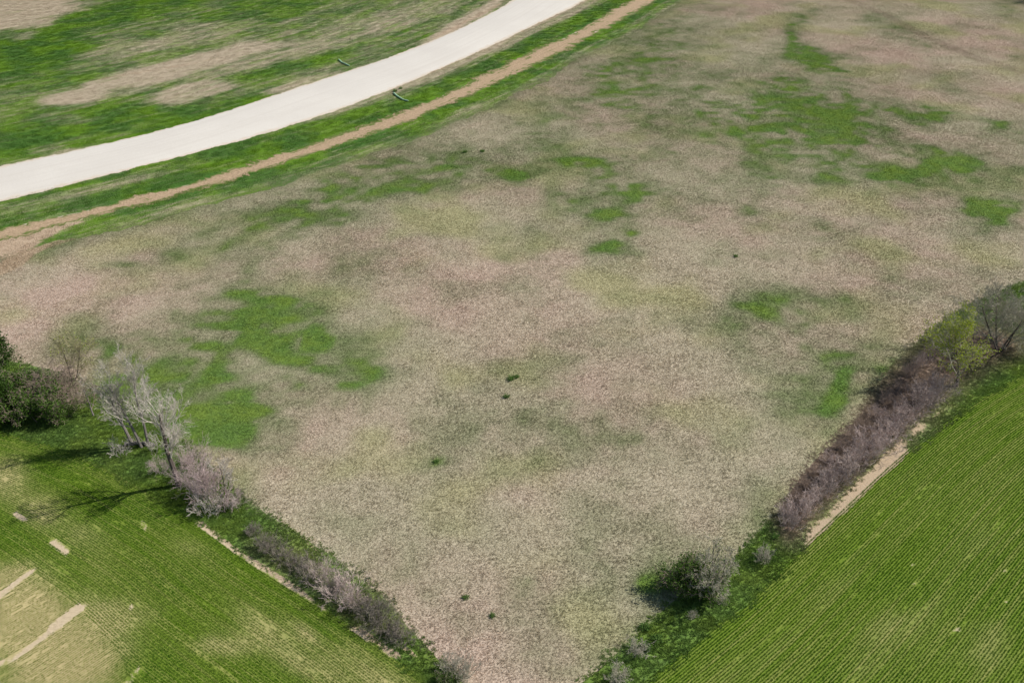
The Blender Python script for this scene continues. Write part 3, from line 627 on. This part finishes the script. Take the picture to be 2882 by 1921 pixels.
# left hedge, from the tall trees down to the bottom of the picture
LHP = [(712, 1503, .62, 'dull'), (752, 1545, .8, 'dull'), (790, 1568, .8, 'dull'), (828, 1592, .85, 'dull'), (868, 1612, .9, 'dull'), (905, 1640, .95, 'purple'), (938, 1662, 1.0, 'dull'), (968, 1690, 1.05, 'purple'),
       (1000, 1705, .95, 'purple'), (1028, 1724, .95, 'dull'), (1055, 1745, .95, 'dull'), (1082, 1765, .9, 'dull'), (1108, 1788, .85, 'dull'), (1132, 1806, .7, 'dull')]
for i, (a, b, s, kd) in enumerate(LHP):
    shrub('hedge_shrub', kd, i, a, b, s * .94, '%s %s bare hedge shrub from the tall trees along the left hedge' % (ORD[i], 'purple-grey' if kd == 'purple' else 'dull brown'), group='bare shrubs of the left hedge')
# right hedge: a front row on the soil side and a back row on the meadow side
FR = [(2222, 1480, .75), (2252, 1452, .85), (2285, 1420, .9), (2318, 1392, .95), (2350, 1362, 1.), (2382, 1335, 1.), (2415, 1305, 1.0), (2448, 1278, 1.1), (2482, 1250, 1.35), (2515, 1215, 1.25), (2548, 1182, 1.2), (2580, 1152, 1.25), (2612, 1128, 1.2), (2645, 1110, 1.1)]
for i, (a, b, s) in enumerate(FR):
    shrub('hedge_shrub', 'purple', i, a, b, s, '%s purple-grey shrub from the lower end, soil side row of right hedge' % ORD[i], group='purple-grey shrubs on the soil side of the right hedge')
BK = [(2212, 1448, .75), (2240, 1405, .8), (2270, 1370, .8), (2300, 1335, .85), (2332, 1302, .9), (2366, 1268, .9), (2400, 1238, .95), (2432, 1205, .95), (2466, 1172, 1.), (2500, 1138, 1.05), (2532, 1100, 1.05), (2562, 1062, 1.1), (2592, 1030, 1.1), (2622, 1002, 1.1), (2720, 1000, 1.0), (2760, 985, 1.0)]
for i, (a, b, s) in enumerate(BK):
    shrub('hedge_shrub', 'brown' if i % 4 else 'purple', i, a, b, s * .68, '%s brown shrub from the lower end, meadow side row of right hedge' % ORD[i], group='brown shrubs on the meadow side of the right hedge')
# pinkish thicket under the tallest tree
for i, (a, b, s, w) in enumerate([(455, 1330, .5, 'left of the tallest tree trunk'), (562, 1380, .9, 'just right of the tallest tree trunk'), (575, 1392, 1.0, 'in the middle of the thicket right of tallest tree'), (608, 1415, .95, 'beside the thin sapling'),
                               (555, 1330, .9, 'behind the thicket right of tallest tree'), (540, 1305, .5, 'behind the tallest tree trunk'), (665, 1420, .55, 'low at the right end of the thicket')]):
    shrub('bare_shrub', 'pink', i, a, b, s, 'pinkish bare shrub ' + w, group='pinkish shrubs under the tall bare trees')
for i, (a, b, s, w) in enumerate([(345, 1275, 1.0, 'under the leaning bare tree'), (440, 1265, .9, 'right of the two stemmed tree'), (590, 1440, 1.1, 'low in front of the pinkish thicket'), (640, 1432, .8, 'at the foot of the thin sapling')]):
    shrub('bare_shrub', 'pale', i, a, b, s, 'pale tangled bare shrub ' + w)
# left edge group
shrub('thicket', 'tangle', 0, 155, 1130, .98, 'dense dark brown thicket at the left edge group', 'shrub')
shrub('thicket', 'tangle', 1, 215, 1140, .72, 'smaller grey-brown thicket left of the pale bent sapling', 'shrub')
shrub('leafy_shrub', 'leafy', 0, 40, 1125, 1.5, 'dark leafy shrub in the shade below the left edge cedar', 'shrub')
shrub('leafy_shrub', 'leafy', 1, 85, 1172, 1.3, 'dark leafy shrub nearest the crop at the left edge', 'shrub')
shrub('leafy_shrub', 'leafy', 0, 95, 1085, .8, 'leafy shrub touching the back of the brown thicket', 'shrub')
shrub('leafy_shrub', 'leafy', 1, -30, 1180, 1.6, 'dark leafy shrub half cut off by the left edge', 'shrub')
shrub('leafy_shrub', 'leafy', 0, 128, 1170, 1.6, 'dark leafy shrub directly below the brown thicket', 'shrub')
shrub('leafy_shrub', 'leafy', 1, 175, 1178, .8, 'low leafy shrub between brown thicket and crop', 'shrub')
# right lower margin
shrub('leafy_shrub', 'leafy', 0, 1968, 1668, 1.15, 'dark leafy shrub under the round bare tree', 'shrub')
shrub('leafy_shrub', 'leafy', 1, 1925, 1655, 1.15, 'leafy shrub left of the round bare tree', 'shrub')
for a, b, s, w in [(2148, 1578, .95, 'between the round tree and the right hedge'), (2026, 1695, .6, 'just below the round bare tree'), (1787, 1842, .95, 'left of the dark weeds at the lower margin'), (1738, 1912, 1.0, 'at the bottom edge of the right margin'), (1948, 1738, .45, 'tiny, below the shadow of the round tree'),
                   (1302, 1912, 1.25, 'at the bottom tip of the left hedge'), (1268, 1888, 1.0, 'just above the bottom tip of left hedge')]:
    shrub('grey_shrub', 'grey', int(a), a, b, s, 'small pale grey bare shrub ' + w, 'shrub')
shrub('leafy_shrub', 'leafy', 1, 1262, 1925, .55, 'low dark leafy shrub at the bottom tip of left hedge', 'shrub')
shrub('thicket', 'tangle', 0, 2905, 5, 1.0, 'dark thicket in the top right corner', 'shrub')
for a, b, s, w in [(1308, 430, 1.3, 'in the upper middle meadow, left of a pair'), (1358, 428, 1.5, 'in the upper middle meadow, right of a pair'), (1438, 1068, 1.5, 'in the centre of the meadow'), (1455, 1062, 1.0, 'touching the central meadow weed clump'), (1424, 1118, 1.2, 'just below the central meadow weed clump'),
                   (1312, 1682, 1.0, 'left of a pair near the bottom of the meadow'), (1386, 1732, .9, 'nearest the bottom of the meadow'), (2070, 722, 1.2, 'in the right half of the meadow'), (1112, 258, 1.6, 'on the road edge beside the green tube'), (1128, 250, 1.2, 'on the road edge just right of the larger one'), (1228, 1300, 1.0, 'in a green spot left of centre'),
                   (1815, 1768, 1.4, 'in the lower right margin under the bright grass'), (1850, 1800, 1.6, 'in the lower right margin by the crop'), (1820, 1825, 1.6, 'in the lower right margin beside a grey shrub'), (2180, 1512, 1.3, 'at the lower end of the right hedge')]:
    shrub('weed_clump', 'weed', int(a), a, b, s * .62, 'small dark green weed clump ' + w, 'weed')

# ------------------------------------------------------------------ small things
def rough_mat(name, a, b):
    k = NT(name); return k.done(k.mix(k.noise(k.pos(), 3, 3), a, b))
M_TUBE = rough_mat('green_mesh', (.30, .50, .30), (.45, .62, .42)); M_STONE = rough_mat('pale_stone', (.42, .40, .36), (.62, .6, .55)); M_STAKE = rough_mat('stake_wood', (.6, .55, .42), (.75, .7, .55))
def erosion_tube(pxs, label):
    P = smooth(gl(pxs), .3); Rr = random.Random(int(pxs[0][0])); tb = TB()
    pts = [Vector((p[0], p[1], .16 + .03 * math.sin(i * .7))) for i, p in enumerate(P)]
    c = pts[0].copy()
    tb.tube([p - c for p in pts], [.14 * Rr.uniform(.85, 1.1) * (.35 if i in (0, len(pts) - 1) else 1) for i in range(len(pts))], 8)
    me = tb.mesh('erosion_tube', M_TUBE)
    o = bpy.data.objects.new('erosion_tube', me); col.objects.link(o); o.location = c; o['label'] = label; o['category'] = 'erosion tube'; o['group'] = 'green tubes across the road verges'
erosion_tube([(953, 169), (962, 177), (972, 182), (984, 187)], 'pale green tube lying in grass above the gravel road')
erosion_tube([(1107, 263), (1118, 272), (1132, 281), (1150, 287)], 'pale green tube lying across the verge below the gravel road')
def log(px, label):
    P = gl(px); c = Vector((*P[0], 0)); tb = TB(); pts = [Vector((p[0], p[1], .22)) - c for p in smooth(P, .6)]
    tb.tube(pts, [.17 - .05 * i / len(pts) for i in range(len(pts))], 7); root = empty('fallen_log', c, label, 'log')
    part('trunk', tb.mesh('trunk', BARK_PALE), root); br = TB(); R = random.Random(4)
    for i in range(7):
        b = pts[R.randrange(1, len(pts))]; br.tube([b, b + Vector((R.uniform(-.6, .6), R.uniform(-.6, .6), R.uniform(.2, .9)))], [.05, .015], 4)
    part('branches', br.mesh('branches', BARK_PALE), root)
log([(352, 1254), (385, 1250), (432, 1254)], 'pale fallen log below the slender two stemmed tree')
